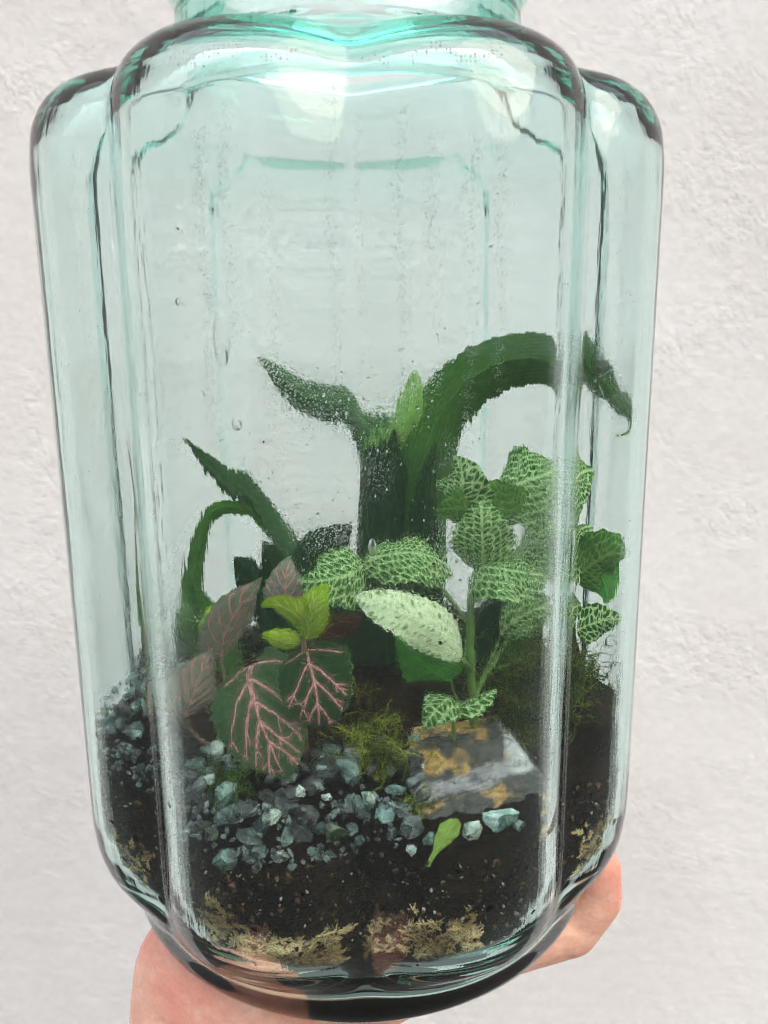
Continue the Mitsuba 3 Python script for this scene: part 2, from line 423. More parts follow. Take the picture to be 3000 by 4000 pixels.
for k, (x, y, z, w, h, tilt, kind, label) in enumerate(NAMED_STONES):
    key = thing('gravel_stone', label, 'stone')
    scene[key] = ply(stone_mesh(100 + k, (x, y, z), (w, min(w, h) * 0.8, h), tilt, 0.5 if kind == 'bright' else 0.0, 4), f'{kind}_stone', 50)


def gravel_height(x, y):
    """Top of the gravel layer, millimetres."""
    return -105.0 + 6.5 * np.exp(-((x + 68) ** 2 + (y + 18) ** 2) / 300) - 4.0 / (1 + np.exp((x + 60) / 3)) / (1 + np.exp((y + 38) / 4))


taken = [np.array(s[:3]) for s in NAMED_STONES]
room = [0.5 * max(s[3], s[4]) for s in NAMED_STONES]
r = np.random.default_rng(77)
small, count = [], 0
for k in range(16000):
    if count >= 150:
        break
    x, y = r.uniform(-86, 16), r.uniform(-85, 30)
    if k > 8000:                                                 # the rest goes against the glass in front
        y = r.uniform(-85, -66)
    phi = angle_of(x, y)
    edge = inner_radius(np.array([phi]), np.array([-.113]))[0] * 1000
    d = r.choice([3.2, 4.2, 5.2, 6.8, 8.5], p=[.22, .28, .25, .17, .08])
    rad = math.hypot(x, y)
    if rad > edge - 0.5 * d - 0.3 or (x > -6 and y > -46) or (x > -62 and y > -50):
        continue
    low, high = soil_height(np.array(x), np.array(y)), gravel_height(x, y)
    if rad < edge - 14:
        low = high - 4
    elif k > 8000 and rad < edge - 7:
        continue
    z = r.uniform(low - 0.5, high)
    p = np.array([x, y, z])
    if any(np.linalg.norm(p - t) < 0.40 * (d + 2 * q) for t, q in zip(taken, room)):
        continue
    taken.append(p)
    room.append(d / 2)
    small.append((x, y, z, d, r.uniform(-0.9, 0.9), r.choice(['teal', 'dark', 'grey', 'olive', 'pale'], p=[.28, .34, .24, .09, .05])))
    count += 1
for k, (x, y, z, d, tilt, kind) in enumerate(small):
    word = {'teal': 'greenish grey', 'dark': 'near-black', 'grey': 'plain grey', 'olive': 'olive tinged', 'pale': 'whitish'}[kind]
    where = 'seen through the left side lobe' if x < -58 else 'pressed against the front glass' if y < -66 else 'lying on top of the gravel bed'
    bulk = 'small' if d < 4.5 else 'larger'
    key = thing('gravel_stone', f'{bulk} {word} stone {where}', 'stone', f'{bulk} {word} stones {where}')
    scene[key] = ply(stone_mesh(300 + k, (x, y, z), (d * 1.25, d * 0.9, d * 0.78), tilt), f'{kind}_stone', 50)

c, r = near_glass(420, -.1215, -.104, .0009, 45, (-1.75, 0.12))
c = c[(c[:, 2] * 1000 > soil_height(c[:, 0] * 1000, c[:, 1] * 1000) - 2.5)]
put('gravel_grit', lumps(c, r.uniform(.0004, .0010, len(c)), 46), 'grey_stone', 30)
labels['gravel_grit'] = {'kind': 'stuff', 'label': 'fine grit filling the gaps of the gravel layer', 'category': 'grit'}


# the banded rock
def rock_color(p, n, uv):
    # layers run along the tilt of the block
    s = p.z * 0.94 + p.x * -0.20 + p.y * 0.30
    w = 0.0022 * (fbm(p.x * 130, p.y * 130, p.z * 130, 4) - 0.5)
    t = (s + w * 1.6 + 0.1203) * 1000
    grey = mix((0.022, 0.022, 0.022), (0.095, 0.09, 0.085), fbm(p.x * 420, p.y * 420, p.z * 420, 3))
    pale = mix((0.30, 0.29, 0.30), (0.56, 0.55, 0.55), noise(p.x * 500, p.y * 500, p.z * 500))
    rust = mix((0.32, 0.16, 0.04), (0.52, 0.33, 0.13), noise(p.x * 380, p.y * 380, p.z * 380 + 4))
    n1 = noise(p.x * 90, p.y * 90, p.z * 90) - 0.5
    band = smoothstep(-10.4, -9.2, t + 3.0 * n1) * (1 - smoothstep(-7.0, -6.0, t - 3.0 * n1))
    c = mix(grey, pale * mi.Color3f(0.72, 0.70, 0.73), band * (0.55 + 0.45 * fbm(p.x * 300, p.y * 300, p.z * 900, 2)))
    right = smoothstep(0.0385, 0.0405, p.x + w * 1.4) * smoothstep(-10.5, -9, t)
    c = mix(c, pale * 1.05, right)
    r1 = smoothstep(0.43, 0.56, fbm(p.x * 150 + 3, p.y * 150, p.z * 150, 3)) * smoothstep(-7.2, -5.8, t + 3.0 * n1) * (1 - right)
    r2 = 0.9 * smoothstep(0.50, 0.60, fbm(p.x * 170 + 9, p.y * 170, p.z * 300, 3)) * (1 - smoothstep(-11.5, -10.5, t))
    c = mix(c, rust, dr.minimum(1.0, r1 + 0.85 * r2))
    grain = 0.55 + 0.55 * noise(p.x * 1500, p.y * 1500, p.z * 2200) + 0.35 * noise(p.x * 620 + 4, p.y * 620, p.z * 1100)
    crack = smoothstep(0.0, 0.035, dr.abs(fbm(p.x * 120 + 7, p.y * 120, (p.z + p.x * -0.2) * 420, 3) - 0.5))
    return c * grain * (0.35 + 0.65 * crack)


def rock_mesh():
    """A split block of layered stone; corners in mm."""
    c = np.array([[13.5, -54, -105.3], [36.6, -49.7, -102.8], [41.9, -55.1, -103.8], [50.2, -62.6, -113.2], [49, -70, -122.5], [31, -77, -123], [18.6, -75.5, -121.5], [13.6, -69.4, -114],
                  [15.8, -36.7, -109], [40.8, -34.6, -107], [53.7, -43.2, -117.6], [49.4, -43.2, -126.4], [16.8, -41, -126.4], [20.8, -64.8, -126], [43.3, -64.8, -126], [43.9, -59.9, -108.4], [15, -61.6, -108.7]])
    m = trimesh.convex.convex_hull(c).subdivide_to_size(0.7)
    v, n = np.array(m.vertices), np.array(m.vertex_normals)
    step = np.round((v @ [-0.20, 0.30, 0.94]) / 2.3)
    v = v + n * (2.0 * (meshkit.fbm(v / 6.5, 3, 6)[:, None] - 0.5) + 0.8 * (meshkit.fbm(v / 2.0, 2, 8)[:, None] - 0.5) + 0.9 * (meshkit.noise(np.c_[step, step * 0, step * 0] + 0.5, 3)[:, None] - 0.5))
    return v / 1000, np.array(m.faces)


scene['banded_rock'] = {'type': 'twosided', 'bsdf': {'type': 'principled', 'base_color': proc(rock_color), 'roughness': 0.6, 'specular': 0.35}}
key = thing('rock', 'big grey rock with rust-orange patches and a pale quartz band', 'rock')
scene[key] = ply(rock_mesh(), 'banded_rock', 40)
key = thing('white_chip', 'tiny bright white chip stuck on the upper corner of the rock', 'chip')
scene[key] = ply(stone_mesh(900, (16.1, -63.9, -105.9), (1.5, 1.0, 2.0), 0.3), {'type': 'diffuse', 'reflectance': {'type': 'rgb', 'value': [.8, .8, .78]}}, 40)


# ---------------------------------------------------------------- leaves
def spline(points, n):
    P = np.asarray(points, float)
    s = np.r_[0, np.cumsum(np.linalg.norm(np.diff(P, axis=0), axis=1))]
    return CubicSpline(s / s[-1], P)(np.linspace(0, 1, n)) if len(P) > 2 else P[0] + np.linspace(0, 1, n)[:, None] * (P[-1] - P[0])


def vein_tree(L, W, seed, pairs, spurs, shape, radiate=False):
    """Points along the veins of a flat leaf of length L and half-width W (mm): array of (x, y, half-thickness)."""
    r = np.random.default_rng(seed)
    width = PchipInterpolator(*WIDTH[shape])
    out, step = [], 0.10

    def edge(p):
        t = p[1] / L
        return abs(p[0]) / (W * float(width(t))) if 0.0 <= t < 0.97 else (abs(p[0]) / (0.8 * W) if t < 0 else 2)

    def walk(p, ang, reach, thick, level, bend, limit):
        q, a, k = np.array(p, float), ang, 0
        n = max(3, int(reach / step))
        spots = np.sort(r.uniform(0.30, 0.97, spurs if level == 0 else (1 if level == 1 and r.random() < 0.4 else 0)))
        side = r.choice([-1, 1])
        kink = 0
        for i in range(n):
            if i % 6 == 0:
                kink = r.normal() * 0.13
            q = q + step * np.array([math.sin(a + kink), math.cos(a + kink)])
            a += bend * step / max(reach, 1e-6)
            if edge(q) > limit:
                break
            out.append((q[0], q[1], thick * (1 - 0.5 * i / n)))
            if k < len(spots) and i / n >= spots[k]:
                k += 1
                side = -side
                walk(q, a + side * r.uniform(0.5, 0.85), W * r.uniform(0.16, 0.34), thick * 0.62, level + 1, -side * 0.2, limit)

    x, a = 0.0, 0.0
    starts = np.linspace(0.0 if radiate else 0.08, 0.76, pairs) ** 1.05
    offs = r.uniform(-0.03, 0.03, (pairs, 2)) * (np.arange(pairs) > 0)[:, None]
    n = int(L * 0.93 / step)
    done = [0, 0]
    for i in range(n):
        a = 0.96 * a + r.normal() * 0.018
        x += a * step
        y = i * step
        out.append((x, y, 0.036 * W * (1 - 0.65 * i / n)))
        for h, s in enumerate((-1, 1)):
            if done[h] < pairs and i / n >= starts[done[h]] + offs[done[h], h]:
                t = starts[done[h]]
                ang = s * ((1.25 if radiate and done[h] == 0 else 0.86) - 0.30 * t) * r.uniform(0.92, 1.08)
                walk((x, y), ang, W * (1.9 - 0.9 * t), 0.027 * W * (1 - 0.3 * t), 0, -s * 0.45, r.uniform(0.80, 0.90))
                done[h] += 1
    return np.array(out)


WIDTH = {'round': ([0, .05, .15, .35, .55, .75, .9, 1], [.34, .62, .88, 1, .93, .68, .36, 0.03]),
         'oval': ([0, .08, .25, .43, .64, .83, .95, 1], [.10, .50, .92, 1, .80, .40, .12, 0.01]),
         'drop': ([0, .3, .5, .75, .93, 1], [.22, .30, .75, 1, .6, .03]),
         'flare': ([0, .3, .6, .85, 1], [.35, .45, .75, 1, .8]),
         'strapform': ([0, .3, .7, .92, 1], [.9, 1, .95, .6, .1]),
         'taper': ([0, .3, .6, .85, 1], [.90, 1, .80, .45, .06]),
         'long': ([0, .08, .25, .5, .75, .9, .97, 1], [.12, .40, .80, 1, .80, .45, .20, 0.02])}


def srgb(*c):
    c = np.array(c) / 255
    return np.where(c < 0.04045, c / 12.92, ((c + 0.055) / 1.055) ** 2.4)


def leaf_mesh(kind, centre, edge, seed, shape='oval', rows=110, cols=81, cup=0.25, wave=0.5, curl=0.0):
    """A leaf along a centre line (mm), reaching sideways towards edge, with its veins as colour and relief."""
    r = np.random.default_rng(seed)
    C = spline(centre, rows)
    L = np.linalg.norm(np.diff(C, axis=0), axis=1).sum()
    t = np.gradient(C, axis=0)
    t /= np.linalg.norm(t, axis=1, keepdims=True)
    k = np.argmin(np.linalg.norm(C - edge, axis=1))
    side = np.asarray(edge, float) - C[k]
    W = np.linalg.norm(side - t[k] * (side @ t[k]))
    S = np.zeros_like(t)
    S[k] = side - t[k] * (side @ t[k])
    for a, b in [(i, i + 1) for i in range(k, rows - 1)] + [(i, i - 1) for i in range(k, 0, -1)]:   # carried along the bend
        S[b] = S[a] - t[b] * (S[a] @ t[b])
        S[b] *= np.linalg.norm(S[a]) / np.linalg.norm(S[b])
    S /= np.linalg.norm(S, axis=1, keepdims=True)
    N = np.cross(S, t)
    N *= np.sign((N @ np.array([0, -1.0, 0.35])).sum())          # the upper face looks outwards and up
    s = np.linspace(0, 1, rows)
    w = W * PchipInterpolator(*WIDTH[shape])(s)
    v = np.linspace(-1, 1, cols)
    flat = np.stack([v[None] * w[:, None], (s * L)[:, None] + 0 * v[None]], -1)
    lobe = 1 + 0.045 * np.sin(flat[..., 1] * 2.2 + 3 * np.sign(v) + seed) * (abs(v) ** 6)
    flat[..., 0] *= lobe
    back = np.zeros_like(s)
    if shape == 'round':                                         # heart-shaped base
        flat[..., 1] -= 0.16 * L * np.clip(1 - s / 0.22, 0, 1)[:, None] ** 2 * np.clip(abs(v) - 0.15, 0, 1)[None]
    q = flat.reshape(-1, 2)
    rgb, relief = leaf_paint(kind, q, L, W, v, s, r, seed, shape)
    X, Y = flat[..., 0], flat[..., 1]
    lift = cup * W * (np.abs(X) / W) ** 1.5 + wave * 0.18 * W * np.sin(Y / L * 9 + np.sign(X) * 1.3 + seed) * (np.abs(X) / W) ** 2
    lift = lift + curl * W * (np.abs(X) / W) ** 2
    dy = (Y - (s * L)[:, None])[..., None]
    P = C[:, None] + S[:, None] * X[..., None] + t[:, None] * dy + N[:, None] * (-lift + relief.reshape(X.shape))[..., None]
    i, j = np.meshgrid(np.arange(rows - 1), np.arange(cols - 1), indexing='ij')
    f = np.stack([i * cols + j, i * cols + j + 1, (i + 1) * cols + j + 1, (i + 1) * cols + j], -1).reshape(-1, 4)
    return (P.reshape(-1, 3) / 1000, f), rgb


def leaf_paint(kind, q, L, W, v, s, r, seed, shape):
    mott = meshkit.fbm(np.c_[q * 0.9, 0 * q[:, :1] + seed], 3, 5)[:, None]
    fine = meshkit.noise(np.c_[q * 7, 0 * q[:, :1]], seed)[:, None]
    if kind in ('pink', 'darkpink', 'dusky', 'young', 'brown'):
        setup = dict(pink=(5, 4), darkpink=(4, 4), dusky=(5, 2), young=(6, 1), brown=(4, 1))[kind]
        tree = vein_tree(L, W, seed, *setup, shape, radiate=kind in ('pink', 'darkpink'))
        thick = 0.75 if kind == 'young' else 1.0
        d, k = cKDTree(tree[:, :2]).query(q)
        e = (d - tree[k, 2] * thick) / 0.10
        m = np.clip(0.5 - 0.5 * e, 0, 1)[:, None] ** 1.2
        halo = np.exp(-np.maximum(d, 0) / (0.035 * W))[:, None]
        green, vein = dict(pink=(srgb(66, 94, 62), srgb(248, 168, 168)), darkpink=(srgb(44, 70, 42), srgb(250, 168, 170)), dusky=(srgb(122, 128, 112), srgb(240, 156, 160)), young=(srgb(140, 172, 40), srgb(240, 214, 176)), brown=(srgb(74, 54, 42), srgb(150, 96, 84)))[kind]
        base = green * (0.72 + 0.55 * mott) * (0.9 + 0.2 * fine)
        base = base * (1 - 0.10 * halo) + 0.10 * halo * vein
        rim = np.clip((np.tile(np.abs(v), len(s))[:, None] - 0.955) / 0.02, 0, 1)  # lighter margin, an edge highlight painted into the leaf colour
        base = base * (1 - 0.5 * rim) + 0.5 * rim * srgb(120, 150, 92)
        rgb = base * (1 - m) + vein * (0.85 + 0.25 * fine) * m
        relief = 0.10 * m[:, 0] - 0.06 * halo[:, 0] + 0.05 * mott[:, 0]
        return rgb, relief
    if kind in ('white', 'pale', 'underside'):
        lat = q[:, 1] - 0.55 * np.abs(q[:, 0])                   # runs along the side veins
        a, b = lat / 1.65, np.abs(q[:, 0]) / (2.3 if kind != 'pale' else 2.2)
        sign = np.sign(q[:, 0])
        a0, b0 = np.meshgrid(np.arange(-12, 45), np.arange(-1, 9))
        pts = np.c_[a0.ravel() + 0.5 * (b0.ravel() % 2), b0.ravel() + 0.5] + r.uniform(-0.34, 0.34, (a0.size, 2))
        allp = np.vstack([np.c_[pts, -9 + 0 * pts[:, :1]], np.c_[pts, 9 + 0 * pts[:, :1]]])
        d, k = cKDTree(allp).query(np.c_[a, b, 9 * sign], k=2)
        edge = d[:, 1] - d[:, 0]
        hw = 0.22 if kind == 'white' else 0.50 if kind == 'pale' else 0.14
        m = np.clip(1 - (edge - hw * 0.7) / (hw * 0.6), 0, 1)[:, None]
        mid = np.clip(1.3 - np.abs(q[:, 0]) / (0.05 * W), 0, 1)[:, None]
        m = np.maximum(m, mid)
        green, vein = dict(white=(srgb(44, 88, 34), srgb(178, 206, 146)), pale=(srgb(110, 150, 78), srgb(228, 240, 200)), underside=(srgb(62, 110, 48), srgb(120, 152, 84)))[kind]
        if kind == 'pale':
            m = np.maximum(m, np.clip((mott - 0.45) * 4, 0, 0.9))
        rgb = green * (0.75 + 0.5 * mott) * (1 - m) + vein * (0.85 + 0.2 * fine) * m
        relief = 0.16 * (1 - m[:, 0]) * np.clip(edge / 0.7, 0, 1) + 0.04 * fine[:, 0]
        return rgb, relief
    # strap leaves and plain ones
    green = dict(strap=srgb(56, 90, 42), darkstrap=srgb(32, 54, 34), lightstrap=srgb(126, 168, 84), plain=srgb(78, 140, 62), greystrap=srgb(66, 96, 62))[kind]
    rib = np.clip(1.2 - np.abs(q[:, 0]) / (0.07 * W), 0, 1)[:, None]
    lines = (0.5 + 0.5 * np.sin(q[:, :1] / W * 60 + 2 * mott))
    rgb = green * (0.70 + 0.6 * mott) * (0.82 + 0.36 * lines)
    rgb = rgb * (1 + 0.35 * rib)
    return rgb, 0.05 * lines[:, 0] + 0.25 * rib[:, 0]


scene['leaf_tissue'] = {'type': 'principledthin', 'base_color': {'type': 'mesh_attribute', 'name': 'vertex_color'}, 'roughness': 0.42, 'diff_trans': 0.55, 'eta': 1.4}
scene['fleshy_leaf'] = {'type': 'principledthin', 'base_color': {'type': 'mesh_attribute', 'name': 'vertex_color'}, 'roughness': 0.35, 'diff_trans': 0.35, 'eta': 1.4}


def add_leaf(plant, kind, centre, edge, seed, label=None, bsdf='leaf_tissue', part='leaf', **kw):
    m, rgb = leaf_mesh(kind, centre, np.asarray(edge, float), seed, **kw)
    key = put(f'{plant}__{part}', m, bsdf, True, color=np.clip(rgb, 0, 1))
    if label:
        labels[key] = {'label': label}
    return key


def tube_mesh(points, radii, sides=9, seed=0, n=40):
    C = spline(points, n)
    R = np.interp(np.linspace(0, 1, n), np.linspace(0, 1, len(radii)), radii)
    t = np.gradient(C, axis=0)
    t /= np.linalg.norm(t, axis=1, keepdims=True)
    a = np.cross(t, [0.1, 1.0, 0.15])
    a /= np.linalg.norm(a, axis=1, keepdims=True)
    b = np.cross(t, a)
    ang = np.arange(sides) * 2 * np.pi / sides
    bump = 1 + 0.08 * np.random.default_rng(seed).normal(size=(n, 1))
    V = C[:, None] + (R[:, None] * bump)[..., None] * (np.cos(ang)[None, :, None] * a[:, None] + np.sin(ang)[None, :, None] * b[:, None])
    V = np.concatenate([C[:1, None].repeat(sides, 1), V, C[-1:, None].repeat(sides, 1)])
    return V.reshape(-1, 3) / 1000, grid_faces(n + 2, sides)


def add_stem(plant, points, radii, bsdf, seed=1):
    return put(f'{plant}__stem', tube_mesh(points, radii, seed=seed), bsdf, True)


for k, c in {'green_stem': (0.10, 0.19, 0.04), 'pink_stem': (0.30, 0.20, 0.13), 'brown_stem': (0.06, 0.04, 0.025)}.items():
    scene[k] = {'type': 'twosided', 'bsdf': {'type': 'principled', 'base_color': proc((lambda c: lambda p, n, uv: mi.Color3f(*c) * (0.7 + 0.6 * noise(p.x * 500, p.y * 500, p.z * 200)))(c)), 'roughness': 0.45}}

# the nerve plant with pink veins
pink = thing('pink_veined_plant', 'nerve plant with dark green leaves and bright pink veins at the front left', 'plant')
add_leaf(pink, 'darkpink', [[-14, -57.2, -75.3], [-13, -64.3, -78.2], [-11.8, -68.6, -84.5], [-11.1, -68, -92.4]], [-22.4, -63.7, -81.5], 3, 'dark leaf with the brightest pink veins, hanging at the front', shape='round', rows=170, cols=151, cup=0.12)
add_leaf(pink, 'pink', [[-31.3, -47.5, -83.2], [-29.6, -56.2, -87.2], [-25.2, -63.2, -95.4], [-19.1, -65.9, -107.1]], [-39.3, -59.4, -99.3], 8, 'largest pink-veined leaf, low at the left', shape='round', rows=180, cols=171, cup=0.10)
add_leaf(pink, 'dusky', [[-54.1, -41, -102], [-48.6, -46.4, -93.5], [-45.8, -44.3, -87.2], [-42.8, -38.9, -81.6]], [-40.4, -40, -94.4], 12, 'dusky leaf with salmon veins nearest the left groove', shape='oval')
add_leaf(pink, 'dusky', [[-41.8, -32.4, -87.2], [-38.7, -38.9, -76.5], [-34.1, -41, -67.5], [-28.3, -36.7, -60.9]], [-32.3, -33.5, -77.2], 15, 'upright dusky leaf leaning to the right', shape='oval')
add_leaf(pink, 'dusky', [[-18.2, -45.4, -71.5], [-19.8, -49.7, -63.1], [-20, -49.7, -57.7], [-18.1, -45.4, -52.5]], [-27.6, -47.5, -60.3], 18, 'brownish leaf with pink veins behind the young ones', shape='oval')
add_leaf(pink, 'brown', [[-12.4, -41, -77.2], [-9.5, -45.4, -73.5], [-5.7, -45.4, -71.8], [2, -41, -72.2]], [-7.6, -48.1, -75.3], 21, 'wilted brown leaf', shape='long', cup=0.5)
add_leaf(pink, 'young', [[-15.5, -60.5, -68.3], [-16.7, -67, -61.8], [-20.2, -69.1, -59], [-24.4, -68, -59.6]], [-19.7, -64.8, -64.4], 24, 'young yellow-green leaf curling to the left', shape='long', cup=0.5)
add_leaf(pink, 'young', [[-15.6, -61.6, -72], [-17.9, -68, -68.8], [-20.7, -70.2, -67], [-24.5, -69.1, -66.1]], [-19.7, -68, -71.3], 27, 'lower young yellow-green leaf pointing left', shape='long', cup=0.4)
add_leaf(pink, 'young', [[-13.8, -60.5, -71.1], [-12.6, -65.9, -63.7], [-11.3, -67, -58.8], [-8.3, -64.8, -54.9]], [-16.4, -64.8, -63.2], 30, 'young yellow-green leaf standing upright', shape='long', cup=0.35)
add_leaf(pink, 'young', [[-52.1, -21.6, -81.1], [-47.9, -25.9, -76.7], [-44.9, -25.9, -73.9], [-41.6, -21.6, -72]], [-45.5, -29.2, -77.3], 33, 'small yellow-green leaf far left', shape='long', cup=0.4)
add_leaf(pink, 'strap', [[-50.7, -17.3, -91.9], [-54.8, -23.8, -85.1], [-56.8, -25.9, -79.5], [-58, -21.6, -74.2]], [-47.8, -21.6, -83], 34, 'plain green leaf behind the far left young leaf', shape='oval')
add_stem(pink, [[-14.5, -47.5, -114.8], [-16, -51.8, -96.1], [-14.8, -56.2, -79.7], [-14.6, -60.5, -68.9]], [1.0, 0.9, 0.8, 0.6], 'pink_stem')
add_stem(pink, [[-14.5, -47.5, -114.8], [-24.1, -47.5, -97.4], [-31.2, -49.7, -83.7]], [0.9, 0.8, 0.6], 'pink_stem', 2)
add_stem(pink, [[-33.1, -36.7, -115.4], [-39.5, -32.4, -100.2], [-41.8, -32.4, -87.2]], [0.9, 0.8, 0.5], 'pink_stem', 3)
add_stem(pink, [[-41.7, -36.7, -115.3], [-50.2, -38.9, -108.6], [-54.1, -41, -102]], [0.8, 0.7, 0.5], 'pink_stem', 4)
add_stem(pink, [[-16, -51.8, -96.1], [-13.3, -45.4, -85.6], [-12.4, -41, -77.1]], [0.7, 0.6, 0.5], 'brown_stem', 5)

# the nerve plant with white veins
white = thing('white_veined_plant', 'nerve plant with green leaves under a pale net of veins, right of the middle', 'plant')
WHITE = [
    ('white', [[2.8, -49.7, -54.4], [-3.5, -55.1, -55.2], [-8.5, -57.2, -55.7], [-12.9, -54, -56.3]], [-6.3, -61, -61.4], 41, 'oval', 'pale-netted leaf hanging left across the central groove'),
    ('white', [[2.3, -49.7, -54.6], [8.7, -52.4, -51.2], [14.8, -50.8, -51.9], [22.6, -43.2, -59.1]], [13.5, -58.9, -55.4], 44, 'oval', 'pale-netted leaf arching right of the central groove'),
    ('pale', [[27.6, -54, -80.1], [22.4, -62.6, -70.3], [13.3, -67, -63], [-1.6, -62.6, -59.1]], [10.1, -70.2, -67.7], 47, 'long', 'largest and palest leaf, nearly white-green'),
    ('plain', [[25.9, -45.4, -90.1], [21.2, -51.8, -85.3], [16.6, -54, -80.3], [11.9, -54, -74.3]], [14, -50.2, -88.2], 50, 'oval', 'plain green underside of a leaf below the palest one'),
    ('white', [[28.7, -36.7, -42.9], [28.7, -41, -37.7], [29.2, -41, -34.2], [27.2, -38.9, -29.2]], [35.3, -44.3, -35.8], 53, 'oval', 'netted leaf high at the left of the crown'),
    ('white', [[40.8, -23.8, -40.9], [46.2, -28.1, -37.4], [54.5, -28.1, -35.3], [67.1, -21.6, -35]], [49, -20.5, -27.7], 56, 'oval', 'topmost netted leaf pointing right'),
    ('underside', [[53.8, -25.9, -44.1], [44.1, -34.6, -43], [35.7, -38.9, -41.5], [26.4, -41, -41.4]], [41.6, -33.5, -49.2], 59, 'long', 'dark underside of a leaf under the topmost ones'),
    ('white', [[35.2, -38.9, -60], [34.4, -45.4, -52.7], [34.1, -45.4, -47], [35, -38.9, -41.2]], [26.8, -44.3, -49.5], 62, 'oval', 'broad netted leaf standing upright against the glass'),
    ('white', [[33.4, -38.9, -59.3], [38.1, -46.4, -57.2], [43.5, -46.4, -58.3], [50.7, -41, -60.4]], [43.1, -38.9, -53.5], 65, 'oval', 'netted leaf reaching right below the upright one'),
    ('white', [[49.5, -15.1, -63.9], [53.9, -19.4, -58.5], [60.4, -19.4, -55.3], [70.6, -15.1, -54.6]], [59.3, -8.6, -51.5], 68, 'oval', 'blurred netted leaf far back at the right'),
    ('white', [[44.8, -23.8, -85.8], [48.1, -28.1, -79.4], [54.3, -28.1, -77], [65.1, -21.6, -78.3]], [51.7, -31.3, -83], 71, 'oval', 'low netted leaf right of the stem'),
    ('underside', [[65.5, -29, -64], [70.5, -30, -60.5], [76.5, -31, -57.6], [80.6, -31, -58.8]], [74.5, -31.5, -48.6], 74, 'round', 'rounded green leaf in the right side lobe'),
    ('plain', [[66, -27, -55], [71, -27.5, -62.5], [75, -28.5, -68.5], [75.8, -29, -74.5]], [79.8, -29.5, -62], 75, 'oval', 'plain green leaf hanging in the right side lobe'),
    ('white', [[63.5, -32, -81], [70, -31.5, -79.3], [75.5, -31.5, -78], [80.2, -31.5, -78.4]], [75.5, -32.5, -84], 77, 'oval', 'netted leaf low in the right side lobe')]
for kind, c, e, seed, shape, label in WHITE:
    c, e = np.array(c, float), np.array(e, float)
    g = 1.0 if 'lobe' in label or kind == 'pale' else 1.18
    c, e = c[0] + (c - c[0]) * g, c[0] + (e - c[0]) * g
    add_leaf(white, kind, c, e, seed, label, shape=shape, cup=0.34, wave=1.25, rows=150, cols=131)
main = [[32.5, -43.2, -113.1], [31.8, -46.4, -93.3], [31.1, -45.4, -73.8], [33.5, -41, -59.9]]
add_stem(white, main, [1.4, 1.25, 1.1, 0.8], 'green_stem')
for k, (p, w) in enumerate([([[31.1, -45.4, -73.8], [23.2, -45.4, -63], [12.4, -47.5, -54.3], [2.6, -49.7, -54.5]], .75), ([[31.6, -46.4, -86.8], [29.6, -50.8, -83.4], [27.6, -54, -80]], .7), ([[31.9, -45.4, -99.9], [38.6, -32.4, -92.8], [44.8, -23.8, -85.8]], .75),
                            ([[33.5, -41, -59.9], [38.5, -32.4, -50.3], [40.8, -25.9, -41.7]], .8), ([[33.5, -41, -59.9], [30.8, -38.9, -51.3], [28.7, -36.7, -42.9]], .7), ([[32.9, -43.2, -65.3], [49.5, -28.1, -54.8], [53.8, -25.9, -44.5]], .6),
                            ([[31.9, -45.4, -97.7], [47.5, -25.9, -85.4], [63.1, -15.1, -72.5], [69.7, -13, -65.4]], .8), ([[38.6, -32.4, -92.8], [54.2, -21.6, -94.4], [67.5, -17.3, -90.1]], .6), ([[32.9, -43.2, -67.4], [43, -25.9, -66.8], [49.5, -15.1, -63.9]], .6), ([[32.1, -45.4, -102.1], [27.5, -45.4, -95.5], [25.9, -45.4, -90.1]], .6)]):
    add_stem(white, p, [w, w * 0.9, w * 0.75], 'green_stem', 10 + k)

tiny = thing('seedling', 'tiny net-veined plantlet with two small leaves sitting on top of the rock', 'plant')
add_leaf(tiny, 'white', [[24.7, -59.9, -89.4], [21.4, -64.8, -87.4], [18.7, -67, -89.1], [15.7, -66.4, -94.3]], [17.4, -62.2, -85.8], 81, 'left leaf of the plantlet', shape='oval', cup=0.3)
add_leaf(tiny, 'white', [[24.3, -59.9, -89.8], [27, -62.6, -90.1], [30.3, -62.6, -88.9], [36, -59.4, -86.7]], [28.6, -65.9, -90.7], 84, 'right leaf of the plantlet', shape='oval', cup=0.3)
add_stem(tiny, [[25.8, -52.9, -106], [25.2, -56.2, -97.1], [24.5, -59.8, -89.6]], [.6, .5, .45], 'green_stem', 30)

